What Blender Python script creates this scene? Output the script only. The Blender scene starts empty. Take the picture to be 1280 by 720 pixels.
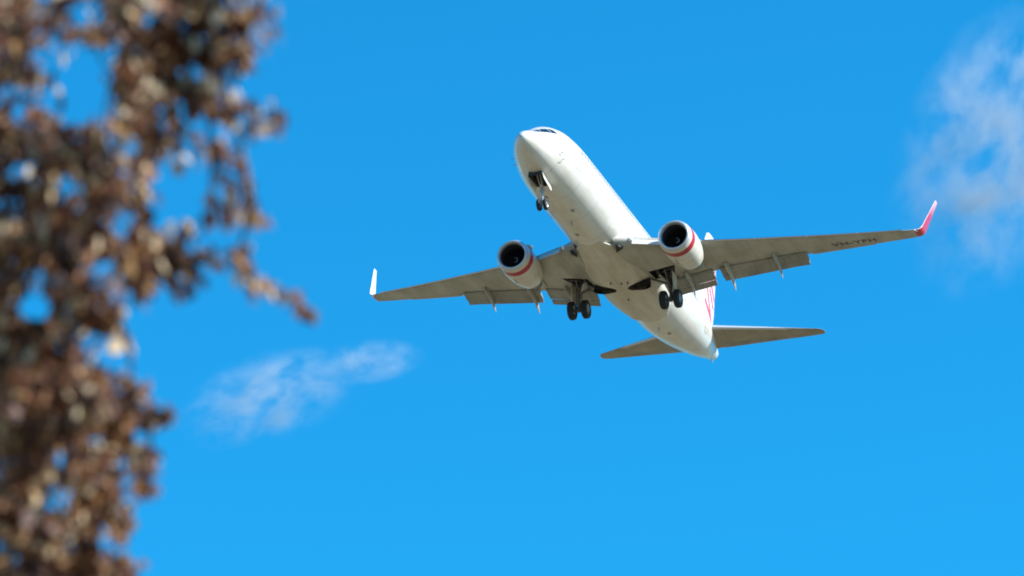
import bpy, bmesh, math, random
import numpy as np
from mathutils import Vector, Matrix

rng = np.random.default_rng(7)
random.seed(7)
sc = bpy.context.scene
C = sc.collection
rad = math.radians
PI = math.pi

# ------------------------------------------------------------------ camera
ELEV = 20.73
CAM = Vector((0, 0, 1.7))
F_PX = 6669.88                       # focal length in pixels of a 1280 px wide frame
cam_d = bpy.data.cameras.new('camera')
cam = bpy.data.objects.new('camera', cam_d)
C.objects.link(cam)
cam.location = CAM
cam.rotation_euler = (rad(90 + ELEV), 0, 0)
cam_d.sensor_width = 36
cam_d.lens = F_PX * 36 / 1280
cam_d.clip_start = 0.5
cam_d.clip_end = 60000
cam_d.dof.use_dof = True
cam_d.dof.focus_distance = 130
cam_d.dof.aperture_fstop = 4.5
cam_d.dof.aperture_blades = 0
sc.camera = cam

# aircraft frame: X aft from the nose tip, Y to starboard, Z up (metres)
R_CV = np.array([[0.318046, -0.94802, 0.010273], [0.3678, 0.113389, -0.922966], [0.873825, 0.297324, 0.384745]])
T_CV = np.array([6.223, -2.456, 316.61])          # of the point (18,0,0)
e = rad(ELEV)
R_W = np.array([[1, 0, 0], [0, math.sin(e), math.cos(e)], [0, -math.cos(e), math.sin(e)]])
R_A = R_W @ R_CV
LOC_A = R_W @ (T_CV - R_CV @ np.array([18, 0, 0])) + np.array(CAM)
M_A = Matrix([list(R_A[i]) + [LOC_A[i]] for i in range(3)] + [[0, 0, 0, 1]])

def W(px, py, d):
    """world point seen in direction (px,py) of a 1280x720 frame at d metres"""
    v = np.array([(px - 640) / F_PX, (py - 360) / F_PX, 1.0]) * d
    return R_W @ v + np.array(CAM)

# ------------------------------------------------------------------ sun, sky
SUN_A = np.array([0.10, -math.cos(rad(38)), math.sin(rad(38))])
SUN_A /= np.linalg.norm(SUN_A)
SUN = R_A @ SUN_A
sun_d = bpy.data.lights.new('sun', 'SUN')
sun_d.energy = 5.0
sun_d.angle = rad(0.53)
sun_d.color = (1, 0.955, 0.88)
sun = bpy.data.objects.new('sun', sun_d)
C.objects.link(sun)
sun.rotation_euler = Vector(SUN).to_track_quat('Z', 'Y').to_euler()
sun.location = (0, 0, 400)

world = bpy.data.worlds.new('World')
sc.world = world
world.use_nodes = True
nt = world.node_tree
nt.nodes.clear()
out = nt.nodes.new('ShaderNodeOutputWorld')
bg = nt.nodes.new('ShaderNodeBackground')
sky = nt.nodes.new('ShaderNodeTexSky')
sky.sky_type = 'NISHITA'
sky.sun_disc = False
sky.sun_elevation = math.asin(SUN[2])
sky.sun_rotation = math.atan2(SUN[0], SUN[1])
sky.altitude = 50
sky.air_density = 1.0
sky.dust_density = 0.15
sky.ozone_density = 3.0
tint = nt.nodes.new('ShaderNodeMix')
tint.data_type = 'RGBA'
tint.blend_type = 'MULTIPLY'
tint.inputs[0].default_value = 1
tint.inputs[7].default_value = (0.070, 0.885, 1.20, 1)
tint_c = tint.inputs[7]
stc = nt.nodes.new('ShaderNodeTexCoord'); sxyz = nt.nodes.new('ShaderNodeSeparateXYZ'); smr = nt.nodes.new('ShaderNodeMapRange')
smr.interpolation_type = 'SMOOTHSTEP'
smr.inputs[1].default_value = 0.0; smr.inputs[2].default_value = 0.27       # paler towards the horizon
hz = nt.nodes.new('ShaderNodeMix'); hz.data_type = 'RGBA'
hz.inputs[6].default_value = (.38, .62, .72, 1); hz.inputs[7].default_value = (0.070, 0.885, 1.20, 1)
nt.links.new(stc.outputs['Generated'], sxyz.inputs[0]); nt.links.new(sxyz.outputs[2], smr.inputs[0])
nt.links.new(smr.outputs[0], hz.inputs[0]); nt.links.new(hz.outputs[2], tint_c)
nt.links.new(sky.outputs[0], tint.inputs[6])
nt.links.new(tint.outputs[2], bg.inputs[0])
bg.inputs[1].default_value = 0.107
nt.links.new(bg.outputs[0], out.inputs[0])

sc.view_settings.view_transform = 'Standard'
sc.view_settings.look = 'None'
sc.view_settings.exposure = 0.8
sc.view_settings.gamma = 1
sc.view_settings.use_curve_mapping = False
sc.render.engine = 'CYCLES'
sc.cycles.use_denoising = True
sc.cycles.max_bounces = 6
sc.cycles.volume_max_steps = 128
sc.cycles.sample_clamp_indirect = 6
sc.cycles.filter_width = 1.7

# ------------------------------------------------------------------ materials
def mat(name, col, rough=0.5, metal=0.0, coat=0.0, fn=None, spec=0.5):
    m = bpy.data.materials.new(name)
    m.use_nodes = True
    b = m.node_tree.nodes['Principled BSDF']
    b.inputs['Base Color'].default_value = (*col, 1)
    b.inputs['Roughness'].default_value = rough
    b.inputs['Metallic'].default_value = metal
    b.inputs['Coat Weight'].default_value = coat
    b.inputs['Specular IOR Level'].default_value = spec
    if fn:
        fn(m.node_tree, b)
    return m

def N(t, typ, **kw):
    n = t.nodes.new(typ)
    for k, v in kw.items():
        setattr(n, k, v)
    return n

def dirt(c1, c2, scale=(0.25, 1.2, 1.2), lo=0.35, hi=0.7, panels=False, line=0.62):
    """painted skin with streaks of grime along the airflow and thin panel joints"""
    def f(t, b):
        L = t.links.new
        tc = N(t, 'ShaderNodeTexCoord')
        mp = N(t, 'ShaderNodeMapping')
        mp.inputs['Scale'].default_value = scale
        L(tc.outputs['Object'], mp.inputs[0])
        nz = N(t, 'ShaderNodeTexNoise')
        nz.inputs['Scale'].default_value = 1.0
        nz.inputs['Detail'].default_value = 6
        nz.inputs['Roughness'].default_value = 0.6
        L(mp.outputs[0], nz.inputs[0])
        r = N(t, 'ShaderNodeValToRGB')
        r.color_ramp.elements[0].position = lo
        r.color_ramp.elements[0].color = (*c1, 1)
        r.color_ramp.elements[1].position = hi
        r.color_ramp.elements[1].color = (*c2, 1)
        L(nz.outputs[0], r.inputs[0])
        last = r.outputs[0]
        if panels:
            sp = N(t, 'ShaderNodeSeparateXYZ')
            L(tc.outputs['Object'], sp.inputs[0])
            acc = None
            for ax, per, w in panels:
                md = N(t, 'ShaderNodeMath', operation='PINGPONG')
                md.inputs[1].default_value = per / 2
                L(sp.outputs[ax], md.inputs[0])
                lt = N(t, 'ShaderNodeMath', operation='LESS_THAN')
                lt.inputs[1].default_value = w
                L(md.outputs[0], lt.inputs[0])
                if acc is None:
                    acc = lt.outputs[0]
                else:
                    mx = N(t, 'ShaderNodeMath', operation='MAXIMUM')
                    L(acc, mx.inputs[0]); L(lt.outputs[0], mx.inputs[1])
                    acc = mx.outputs[0]
            mm = N(t, 'ShaderNodeMix', data_type='RGBA', blend_type='MULTIPLY')
            L(acc, mm.inputs[0])
            L(last, mm.inputs[6])
            mm.inputs[7].default_value = (line, line, line, 1)
            last = mm.outputs[2]
        L(last, b.inputs['Base Color'])
    return f

M = {}
M['white'] = mat('white_paint', (.8, .8, .8), .28, coat=.3, fn=dirt((.60, .565, .47), (.74, .73, .69), lo=.3, hi=.55, panels=[(0, 3.05, .016)], line=.6))
M['fairing'] = mat('fairing_paint', (.7, .7, .7), .4, fn=dirt((.54, .49, .39), (.68, .65, .57), lo=.35, hi=.65, panels=[(0, 1.6, .014), (1, 1.4, .012)], line=.7))
M['wing'] = mat('wing_grey', (.4, .4, .38), .4, fn=dirt((.31, .30, .255), (.50, .49, .45), (0.35, .8, 1), lo=.32, hi=.68, panels=[(1, 1.15, .014), (0, 1.45, .012)], line=.72))
M['flap'] = mat('flap_grey', (.3, .3, .29), .45, fn=dirt((.24, .24, .222), (.38, .38, .355), (0.5, .9, 1), panels=[(1, .85, .016), (0, .62, .016)], line=.6))
M['metal'] = mat('bare_metal', (.62, .63, .65), .45, metal=.6)
M['steel'] = mat('gear_steel', (.42, .43, .46), .4, metal=.3)
M['gearwhite'] = mat('gear_white', (.62, .62, .6), .4)
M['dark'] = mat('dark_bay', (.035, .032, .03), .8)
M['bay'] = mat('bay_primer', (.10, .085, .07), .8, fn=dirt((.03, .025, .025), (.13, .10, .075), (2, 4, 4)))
M['glass'] = mat('cockpit_glass', (.015, .02, .03), .08, coat=.5)
M['cabin'] = mat('cabin_glass', (.22, .23, .25), .2)
M['tyre'] = mat('tyre_rubber', (.02, .02, .023), .75)
M['hub'] = mat('wheel_hub', (.30, .32, .36), .4, metal=.3)
M['red'] = mat('red_paint', (.42, .004, .025), .3, coat=.3)
M['slat'] = mat('polished_slat', (.78, .80, .83), .22, metal=1.0)
M['inkred'] = mat('red_script', (.68, .05, .09), .35)
M['fan'] = mat('fan_blade', (.028, .03, .04), .35, metal=.6)
M['duct'] = mat('inlet_duct', (.05, .055, .075), .5)
M['nac'] = mat('nacelle_paint', (.7, .7, .7), .3, coat=.2, fn=dirt((.60, .54, .44), (.74, .71, .66), (.6, 1.5, 1.5)))
M['nozzle'] = mat('hot_nozzle', (.20, .175, .15), .45, metal=.7)
M['ink'] = mat('registration_black', (.07, .07, .07), .5)
M['seam'] = mat('seam_grey', (.30, .30, .29), .5)
M['lamp'] = mat('lamp_lens', (.9, .92, .95), .08, coat=1)
M['well_shade'] = mat('wheel_well_shade', (.012, .011, .010), .9)  # near-black colour stands in for the shade of a deep recess
M['brace'] = mat('dark_gear_steel', (.13, .13, .14), .45, metal=.3)

def winglet_glare_ramp(t, b):
    L = t.links.new
    tc = N(t, 'ShaderNodeTexCoord')
    sp = N(t, 'ShaderNodeSeparateXYZ')
    L(tc.outputs['Object'], sp.inputs[0])
    r = N(t, 'ShaderNodeValToRGB')
    mr = N(t, 'ShaderNodeMapRange')
    mr.inputs[1].default_value = 1.0
    mr.inputs[2].default_value = 3.6
    L(sp.outputs[2], mr.inputs[0])
    L(mr.outputs[0], r.inputs[0])
    el = r.color_ramp.elements
    el[0].position = .48; el[0].color = (.50, .008, .025, 1)
    el[1].position = .95; el[1].color = (.72, .42, .46, 1)  # pale pink top: sun glare put into the red paint
    L(r.outputs[0], b.inputs['Base Color'])
M['winglet'] = mat('winglet_red_glare', (.6, .02, .04), .3, coat=.3, fn=winglet_glare_ramp)

# ------------------------------------------------------------------ object helpers
def link_mesh(name, verts, faces, mats, parent=None, smooth=True, fmat=None, sharp=None):
    me = bpy.data.meshes.new(name)
    me.from_pydata([tuple(map(float, v)) for v in verts], [], [tuple(map(int, f)) for f in faces])
    if not isinstance(mats, (list, tuple)):
        mats = [mats]
    for m in mats:
        me.materials.append(m)
    if fmat is not None:
        me.polygons.foreach_set('material_index', np.array(fmat, dtype=np.int32))
    bm = bmesh.new(); bm.from_mesh(me)
    bmesh.ops.remove_doubles(bm, verts=bm.verts, dist=1e-5)
    bmesh.ops.recalc_face_normals(bm, faces=bm.faces)
    for f in bm.faces:
        f.smooth = smooth
    if smooth and sharp:
        for ed in bm.edges:
            if len(ed.link_faces) == 2 and ed.calc_face_angle(0) > rad(sharp):
                ed.smooth = False
    bm.to_mesh(me); bm.free()
    o = bpy.data.objects.new(name, me)
    C.objects.link(o)
    if parent is not None:
        o.parent = parent
    return o

class Geo:
    """collects solids that end up in ONE mesh"""
    def __init__(s):
        s.v = []; s.f = []; s.m = []
    def add(s, v, f, m=0):
        n = len(s.v)
        s.v += [tuple(map(float, p)) for p in v]
        s.f += [tuple(i + n for i in q) for q in f]
        s.m += ([m] * len(f) if isinstance(m, int) else list(m))
        return s
    def build(s, name, mats, parent=None, smooth=True, sharp=35):
        return link_mesh(name, s.v, s.f, mats, parent, smooth, s.m, sharp)

def loft(rings, cap0=True, cap1=True, closed=True):
    n = len(rings[0]); v = [p for r in rings for p in r]; f = []
    for i in range(len(rings) - 1):
        for j in range(n if closed else n - 1):
            k = (j + 1) % n
            f.append((i * n + j, i * n + k, (i + 1) * n + k, (i + 1) * n + j))
    if cap0: f.append(tuple(range(n))[::-1])
    if cap1: f.append(tuple((len(rings) - 1) * n + j for j in range(n)))
    return v, f

def tube(p0, p1, r0, r1=None, n=14, caps=True):
    r1 = r0 if r1 is None else r1
    p0 = Vector(p0); p1 = Vector(p1)
    d = (p1 - p0).normalized()
    a = d.orthogonal().normalized(); b = d.cross(a)
    R = lambda p, r: [p + (a * math.cos(t) + b * math.sin(t)) * r for t in [2 * PI * i / n for i in range(n)]]
    return loft([R(p0, r0), R(p1, r1)], caps, caps)

def path_tube(pts, rs, n=8):
    rings = []
    P = [Vector(p) for p in pts]
    ref = None
    for i, p in enumerate(P):
        d = (P[min(i + 1, len(P) - 1)] - P[max(i - 1, 0)]).normalized()
        a = d.orthogonal().normalized() if ref is None else (ref - d * ref.dot(d)).normalized()
        ref = a; b = d.cross(a)
        rings.append([p + (a * math.cos(t) + b * math.sin(t)) * rs[i] for t in [2 * PI * k / n for k in range(n)]])
    return loft(rings)

def revolve(profile, center, n=48, axis='X', squash=1.0):
    """profile (x, r, matindex of the segment that follows) around an X axis through center"""
    cx, cy, cz = center
    rings = []
    for p in profile:
        x, r = p[0], p[1]
        ring = []
        for i in range(n):
            t = 2 * PI * i / n
            zz = r * math.sin(t)
            if zz < 0: zz *= squash
            ring.append((cx + x, cy + r * math.cos(t), cz + zz) if axis == 'X' else (cx + zz, cy + x, cz + r * math.cos(t)))
        rings.append(ring)
    v, f = loft(rings, False, False)
    m = []
    for i in range(len(profile) - 1):
        mm = profile[i][2] if len(profile[i]) > 2 else 0
        m += [mm] * n
    return v, f, m

def box(c, s, rot=None):
    c = Vector(c)
    v = []
    for x in (-.5, .5):
        for y in (-.5, .5):
            for z in (-.5, .5):
                p = Vector((x * s[0], y * s[1], z * s[2]))
                if rot: p = rot @ p
                v.append(c + p)
    return v, [(0, 1, 3, 2), (4, 6, 7, 5), (0, 4, 5, 1), (2, 3, 7, 6), (0, 2, 6, 4), (1, 5, 7, 3)]

def boolean(o, cutters):
    for cu in cutters:
        md = o.modifiers.new('cut', 'BOOLEAN')
        md.operation = 'DIFFERENCE'; md.solver = 'EXACT'; md.object = cu; md.material_mode = 'TRANSFER'
    bpy.context.view_layer.update()
    dg = bpy.context.evaluated_depsgraph_get()
    me = bpy.data.meshes.new_from_object(o.evaluated_get(dg))
    o.modifiers.clear()
    o.data = me

# ------------------------------------------------------------------ the airliner
plane = bpy.data.objects.new('airliner', None)
C.objects.link(plane)
plane['label'] = 'white twin-engine jet airliner in flight with its landing gear down'
plane['category'] = 'airliner'

FUS = [  # X, top, bottom, half width
    (0.00, -.55, -.57, .012), (.03, -.44, -.68, .12), (.10, -.34, -.78, .22), (.25, -.20, -.91, .35), (.5, -.03, -1.05, .51), (.8, .12, -1.18, .66),
    (1.2, .29, -1.32, .84), (1.6, .43, -1.44, .98), (2.0, .64, -1.54, 1.11), (2.4, .92, -1.63, 1.24),
    (2.8, 1.18, -1.71, 1.35), (3.2, 1.39, -1.78, 1.46), (3.6, 1.55, -1.83, 1.55), (4.0, 1.67, -1.87, 1.62), (4.6, 1.81, -1.93, 1.74),
    (5.4, 1.91, -1.97, 1.81), (6.4, 1.98, -2.0, 1.86), (7.5, 2.0, -2.0, 1.88), (9, 2.0, -2.0, 1.88), (24, 2.0, -2.0, 1.88), (25.5, 2.0, -1.96, 1.88),
    (27, 2.0, -1.92, 1.87), (28.5, 2.0, -1.78, 1.82), (30, 1.98, -1.56, 1.72), (31.5, 1.93, -1.28, 1.56), (33, 1.85, -.96, 1.35),
    (34.5, 1.74, -.60, 1.10), (35.8, 1.58, -.24, .84), (36.8, 1.42, .07, .62), (37.5, 1.28, .29, .47), (38.0, 1.16, .44, .36)]
FX = np.array([r[0] for r in FUS])
def pchip(x, col):
    ys = np.array([r[col] for r in FUS])
    h = np.diff(FX); d = np.diff(ys) / h
    m = np.zeros(len(FX))
    m[0], m[-1] = d[0], d[-1]
    for i in range(1, len(FX) - 1):
        if d[i - 1] * d[i] > 0:
            w1 = 2 * h[i] + h[i - 1]; w2 = h[i] + 2 * h[i - 1]
            m[i] = (w1 + w2) / (w1 / d[i - 1] + w2 / d[i])
    x = min(max(x, FX[0]), FX[-1])
    i = min(int(np.searchsorted(FX, x, side='right')) - 1, len(FX) - 2)
    t = (x - FX[i]) / h[i]
    return ((1 + 2 * t) * (1 - t) ** 2 * ys[i] + t * (1 - t) ** 2 * h[i] * m[i] + t * t * (3 - 2 * t) * ys[i + 1] + t * t * (t - 1) * h[i] * m[i + 1])
def fus(x, ph, off=0.0):
    top, bot, hw = pchip(x, 1), pchip(x, 2), pchip(x, 3)
    zc, hh = (top + bot) / 2, (top - bot) / 2
    c, s = math.cos(ph), math.sin(ph)
    return Vector((x, (hw + off) * c, zc + (hh + off) * s))

xs = sorted(set([round(v, 4) for v in list(FX)] + list(np.round(np.arange(.6, 7.5, .2), 3)) + list(np.round(np.arange(7.5, 24, 1.5), 3)) + list(np.round(np.arange(24, 38, .5), 3))))
NPH = 96
rings = [[fus(x, 2 * PI * j / NPH) for j in range(NPH)] for x in xs]
v, f = loft(rings)
fuselage = link_mesh('fuselage', v, f, [M['white'], M['bay']], plane, sharp=40)
fuselage['label'] = 'white fuselage, sunlit on its port side and shaded underneath'

# belly fairing around the wing root
FAIR = [(12.4, .4, -1.93, -1.83), (13.1, .85, -2.03, -1.72), (13.8, 1.22, -2.11, -1.55), (14.6, 1.52, -2.19, -1.3), (15.5, 1.76, -2.25, -1.05), (16.6, 1.92, -2.31, -.85),
        (18.5, 1.99, -2.34, -.75), (20.5, 1.99, -2.33, -.75), (21.8, 1.98, -2.28, -.85), (22.8, 1.86, -2.20, -1.0), (23.8, 1.6, -2.10, -1.3), (24.6, 1.15, -2.03, -1.7), (25.2, .5, -1.97, -1.9)]
def sgnpow(a, p): return math.copysign(abs(a) ** p, a)
rings = []
for i in range(len(FAIR) - 1):
    for k in range(4):
        t = k / 4
        r0, r1 = FAIR[i], FAIR[i + 1]
        row = [r0[q] * (1 - t) + r1[q] * t for q in range(4)]
        rings.append(row)
rings.append(list(FAIR[-1]))
R2 = []
for (x, hw, zb, zt) in rings:
    zc = zt - .1 if zt > -1.6 else (zb + zt) / 2
    R2.append([(x, hw * sgnpow(math.cos(t), 1 - .20 * min(1, max(0, (x - 14) / 3.5))), (zc + (zc - zb) * sgnpow(math.sin(t), 1 - .2 * min(1, max(0, (x - 14) / 3.5)))) if math.sin(t) < 0 else zc + (zt - zc) * math.sin(t)) for t in [2 * PI * j / 72 for j in range(72)]])
v, f = loft(R2)
fairing = link_mesh('belly_fairing', v, f, [M['fairing'], M['dark']], plane, sharp=50)

# openings: nose gear bay, wheel wells, slots for the legs
WELL_X, WELL_Y, WELL_R = 19.1, 1.06, .70
cut = []
def cutter(vf, name='cutter'):
    o = link_mesh(name, vf[0], vf[1], [M['bay']], None, smooth=False)
    cut.append(o); return o
c_nose = cutter(box((3.40, 0, -1.7), (1.6, .74, 1.1)))
def squeeze(vf, k=.68):
    return [(WELL_X + (p[0] - WELL_X) * k, p[1], p[2]) for p in vf[0]], vf[1]
wl = [cutter(squeeze(tube((WELL_X, s * WELL_Y, -3), (WELL_X, s * WELL_Y, -1.15), WELL_R, n=40))) for s in (1, -1)]
sl = [cutter(box((19.1, s * 1.95, -1.9), (.42, 1.3, 1.6))) for s in (1, -1)]
boolean(fuselage, [c_nose])
boolean(fairing, wl + sl)
for o in cut:
    bpy.data.objects.remove(o)

# liners
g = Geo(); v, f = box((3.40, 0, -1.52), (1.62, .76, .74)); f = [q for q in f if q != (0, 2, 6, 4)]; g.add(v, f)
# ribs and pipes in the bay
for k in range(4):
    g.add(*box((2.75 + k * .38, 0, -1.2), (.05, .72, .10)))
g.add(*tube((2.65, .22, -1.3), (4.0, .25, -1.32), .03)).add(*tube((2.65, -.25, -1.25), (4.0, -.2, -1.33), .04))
nb = g.build('nose_gear_bay', [M['dark']], plane, smooth=False)  # dark liner colour paints in the shade inside the bay
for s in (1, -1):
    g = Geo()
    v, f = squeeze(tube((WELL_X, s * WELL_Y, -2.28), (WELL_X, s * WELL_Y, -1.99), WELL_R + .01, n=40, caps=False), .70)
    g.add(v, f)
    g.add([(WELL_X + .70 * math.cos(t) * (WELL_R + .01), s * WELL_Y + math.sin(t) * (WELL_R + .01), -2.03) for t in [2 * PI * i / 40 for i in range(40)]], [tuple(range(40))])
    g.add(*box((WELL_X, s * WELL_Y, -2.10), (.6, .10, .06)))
    g.build('wheel_well', [M['well_shade']], plane, smooth=False)

def patch(quad, off, th=.012, nu=8, nv=6, mats=None, name='window', parent=None):
    """thin solid panel that follows the fuselage; quad = four (X, phi_deg) corners"""
    q = [(a, rad(b)) for a, b in quad]
    def at(u, w):
        x = (q[0][0] * (1 - u) + q[1][0] * u) * (1 - w) + (q[3][0] * (1 - u) + q[2][0] * u) * w
        p = (q[0][1] * (1 - u) + q[1][1] * u) * (1 - w) + (q[3][1] * (1 - u) + q[2][1] * u) * w
        return x, p
    outer = []; inner = []
    for j in range(nv + 1):
        for i in range(nu + 1):
            x, p = at(i / nu, j / nv)
            outer.append(fus(x, p, off)); inner.append(fus(x, p, off - th - .01))
    n = len(outer); F = []
    for j in range(nv):
        for i in range(nu):
            a = j * (nu + 1) + i
            F.append((a, a + 1, a + nu + 2, a + nu + 1))
            F.append((n + a, n + a + nu + 1, n + a + nu + 2, n + a + 1))
    def edge(ids):
        for a, b in zip(ids[:-1], ids[1:]): F.append((a, b, n + b, n + a))
    edge(list(range(nu + 1))); edge([nv * (nu + 1) + i for i in range(nu + 1)][::-1])
    edge([j * (nu + 1) for j in range(nv + 1)][::-1]); edge([j * (nu + 1) + nu for j in range(nv + 1)])
    return outer + inner, F

# cockpit windows: three a side
def deg_at(x, z):          # phi (port side, 90..180) where the skin at X has height z
    top, bot = pchip(x, 1), pchip(x, 2)
    s = (z - (top + bot) / 2) / ((top - bot) / 2)
    s = max(-1, min(1, s))
    return 180 - math.degrees(math.asin(s))
for side in (-1, 1):
    wins = [[(1.50, .36), (1.92, .44), (2.22, .76), (1.84, .56)], [(1.98, .47), (2.56, .60), (2.68, .94), (2.28, .79)], [(2.64, .63), (3.12, .74), (3.08, 1.0), (2.76, .97)]]
    for wi, qd in enumerate(wins):
        Q = []
        for k, (x, z) in enumerate(qd):
            a = deg_at(x, z)
            if wi == 0 and k in (0, 3): a = 93.5
            Q.append((x, a if side == -1 else 180 - a))
        v, f = patch(Q, .018)
        link_mesh('cockpit_window', v, f, [M['glass']], plane, sharp=40)

# cabin windows, a row down each side
wx = [5.9 + .508 * k for k in range(46)]
proto_win = {}
for side in (-1, 1):
    for x in wx:
        if x > 29.6 or abs(x - 17.1) < .2: continue
        a0, a1 = deg_at(x, .42), deg_at(x, .76)
        cs = []
        n = 12
        V_ = []
        for k in range(n):
            t = 2 * PI * k / n
            xx = x + .125 * sgnpow(math.cos(t), .7); z = .66 + .16 * sgnpow(math.sin(t), .7)
            a = rad(deg_at(xx, z)); a = a if side == -1 else PI - a
            V_.append((xx, a))
        vo = [fus(p[0], p[1], .012) for p in V_]; vi = [fus(p[0], p[1], -.02) for p in V_]
        v, f = loft([vo, vi])
        link_mesh('cabin_window', v, f, [M['cabin']], plane, smooth=False)

# doors with their outline
def door(x0, x1, z0, z1, side, name='door'):
    g = Geo()
    def P(x, z, off):
        a = rad(deg_at(x, z)); a = a if side == -1 else PI - a
        return fus(x, a, off)
    w = .035
    def strip(x0, z0, x1, z1):
        n = 8
        o_ = []; i_ = []
        for k in range(n + 1):
            t = k / n
            x = x0 + (x1 - x0) * t; z = z0 + (z1 - z0) * t
            if abs(x1 - x0) > abs(z1 - z0): d = (0, w / 2)
            else: d = (w / 2, 0)
            o_.append([P(x - d[0], z - d[1], .006), P(x + d[0], z + d[1], .006), P(x + d[0], z + d[1], -.02), P(x - d[0], z - d[1], -.02)])
        g.add(*loft(o_))
    strip(x0, z0, x0, z1); strip(x1, z0, x1, z1); strip(x0 + .03, z0, x1 - .03, z0); strip(x0 + .03, z1, x1 - .03, z1)
    g.build(name, [M['seam']], plane, smooth=False)
door(4.75, 5.6, -.62, 1.15, -1); door(4.8, 5.55, -.6, 1.1, 1)
door(31.2, 31.95, -.35, 1.3, -1); door(31.2, 31.95, -.35, 1.3, 1)
door(8.6, 9.8, -1.45, -.75, 1, 'cargo_door'); door(26.2, 27.4, -1.2, -.55, 1, 'cargo_door')

# probes, antennas, lights on the belly
def blade(x, h, c, name='antenna', y=0, mt='gearwhite'):
    z = pchip(x, 2) if not 12.6 < x < 25 else -2.33
    g = Geo()
    R_ = []
    for k, (zz, xo, cc) in enumerate([(.05, 0, c), (-h * .6, c * .25, c * .75), (-h, c * .5, c * .45)]):
        R_.append([(x + xo + cc * (.5 - .5 * math.cos(t)) if True else 0, y + .035 * math.sin(t) * cc / c, z + zz) for t in [2 * PI * i / 12 for i in range(12)]])
    g.add(*loft(R_))
    g.build(name, [M[mt]], plane)
blade(9.2, .20, .26, mt='seam'); blade(26.3, .22, .28, mt='seam')
for (x, zz) in ((3.05, -.45), (3.3, -.75)):          # pitot probes
    for s in (1, -1):
        a = rad(deg_at(x, zz)); a = a if s == -1 else PI - a
        p = fus(x, a, 0); n_ = fus(x, a, .14)
        gg = Geo(); gg.add(*tube(p, n_, .02)).add(*tube(n_, n_ + Vector((-.16, 0, 0)), .016)); gg.build('probe', [M['steel']], plane)

for (x, y) in ((18.1, -.25), (18.15, -.62), (17.9, .35), (20.6, .1)):      # drains under the belly
    g = Geo(); g.add(*tube((x, y, -2.26), (x + .05, y, -2.44), .055, .035)); g.build('drain', [M['ink']], plane)
for (x, y) in ((5.6, .3), (7.9, -.5), (11.2, .25), (27.6, -.3)):
    z = fus(x, -PI / 2 + y / 1.9, 0).z
    g = Geo(); g.add(*box((x, y, z), (.34, .22, .03))); g.build('access_hatch', [M['seam']], plane, smooth=False)
# air inlets ahead of the wing root
for s in (1, -1):
    g = Geo()
    x0, y0 = 13.55, s * 1.40
    pts = [(0, .07), (.55, .20), (.62, .20)]
    V_ = []
    for (dx, wd) in pts:
        for sg in (-1, 1):
            yy = y0 + sg * wd
            V_.append((x0 + dx, yy))
    def zf(x, y):     # underside height there
        t = min(max((abs(y) - .2) / 1.7, 0), 1)
        return -2.19 + .62 * t ** 3
    top = [(x, y, zf(x, y) - .035) for x, y in V_]; bot = [(x, y, zf(x, y) + .1) for x, y in V_]
    g.add(top + bot, [(0, 1, 3, 2), (2, 3, 5, 4), (0, 6, 7, 1), (4, 5, 11, 10), (0, 2, 8, 6), (2, 4, 10, 8), (1, 7, 9, 3), (3, 9, 11, 5)])
    g.build('air_inlet', [M['dark']], plane, smooth=False)

# ------------------------------------------------------------------ wings
def naca(tc, camber=.015, n=18):
    xs_ = [.5 - .5 * math.cos(PI * i / n) for i in range(n + 1)]
    yt = lambda x: 5 * tc * (.2969 * math.sqrt(x) - .126 * x - .3516 * x * x + .2843 * x ** 3 - .1036 * x ** 4)
    yc = lambda x: camber * 4 * x * (1 - x)
    up = [(x, yc(x) + yt(x)) for x in reversed(xs_)]
    lo = [(x, yc(x) - yt(x)) for x in xs_[1:-1]]
    return up + lo
def wing_section(y):
    """LE X, chord, LE Z, t/c at |y|"""
    ys = [1.2, 1.9, 5.3, 10, 17.0]
    le = [13.3, 13.95, 16.3, 18.75, 22.5]
    te = [20.9, 20.9, 20.75, 21.5, 23.6]
    tc = [.15, .15, .12, .11, .10]
    x = float(np.interp(y, ys, le)); t = float(np.interp(y, ys, te)); k = float(np.interp(y, ys, tc))
    z = -1.42 + (y - 1.88) * math.tan(rad(6.0)) + .62 * (y / 17.0) ** 2.2
    return x, t - x, z, k
def af_ring(lex, chord, lez, tc, y, tw=0, camber=.015, up=(0, 0, 1)):
    R_ = []
    c, s = math.cos(tw), math.sin(tw)
    for (a, b) in naca(tc, camber):
        xx = a * chord; zz = b * chord
        dx = xx * c + zz * s; dz = -xx * s + zz * c
        R_.append((lex + dx + 0, y + up[1] * dz, lez + up[2] * dz))
    return R_
def lower_z(y, x):
    lx, ch, lz, tc = wing_section(abs(y))
    a = min(max((x - lx) / ch, 0.001), 1)
    yt = 5 * tc * (.2969 * math.sqrt(a) - .126 * a - .3516 * a * a + .2843 * a ** 3 - .1036 * a ** 4)
    yc = .015 * 4 * a * (1 - a)
    c, s = math.cos(rad(1.0)), math.sin(rad(1.0))
    return lz - a * ch * s + (yc - yt) * ch * c

def slab_wing(stations, s):
    return loft([[(p[0], p[1] * s, p[2]) for p in af_ring(*st)] for st in stations])

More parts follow.
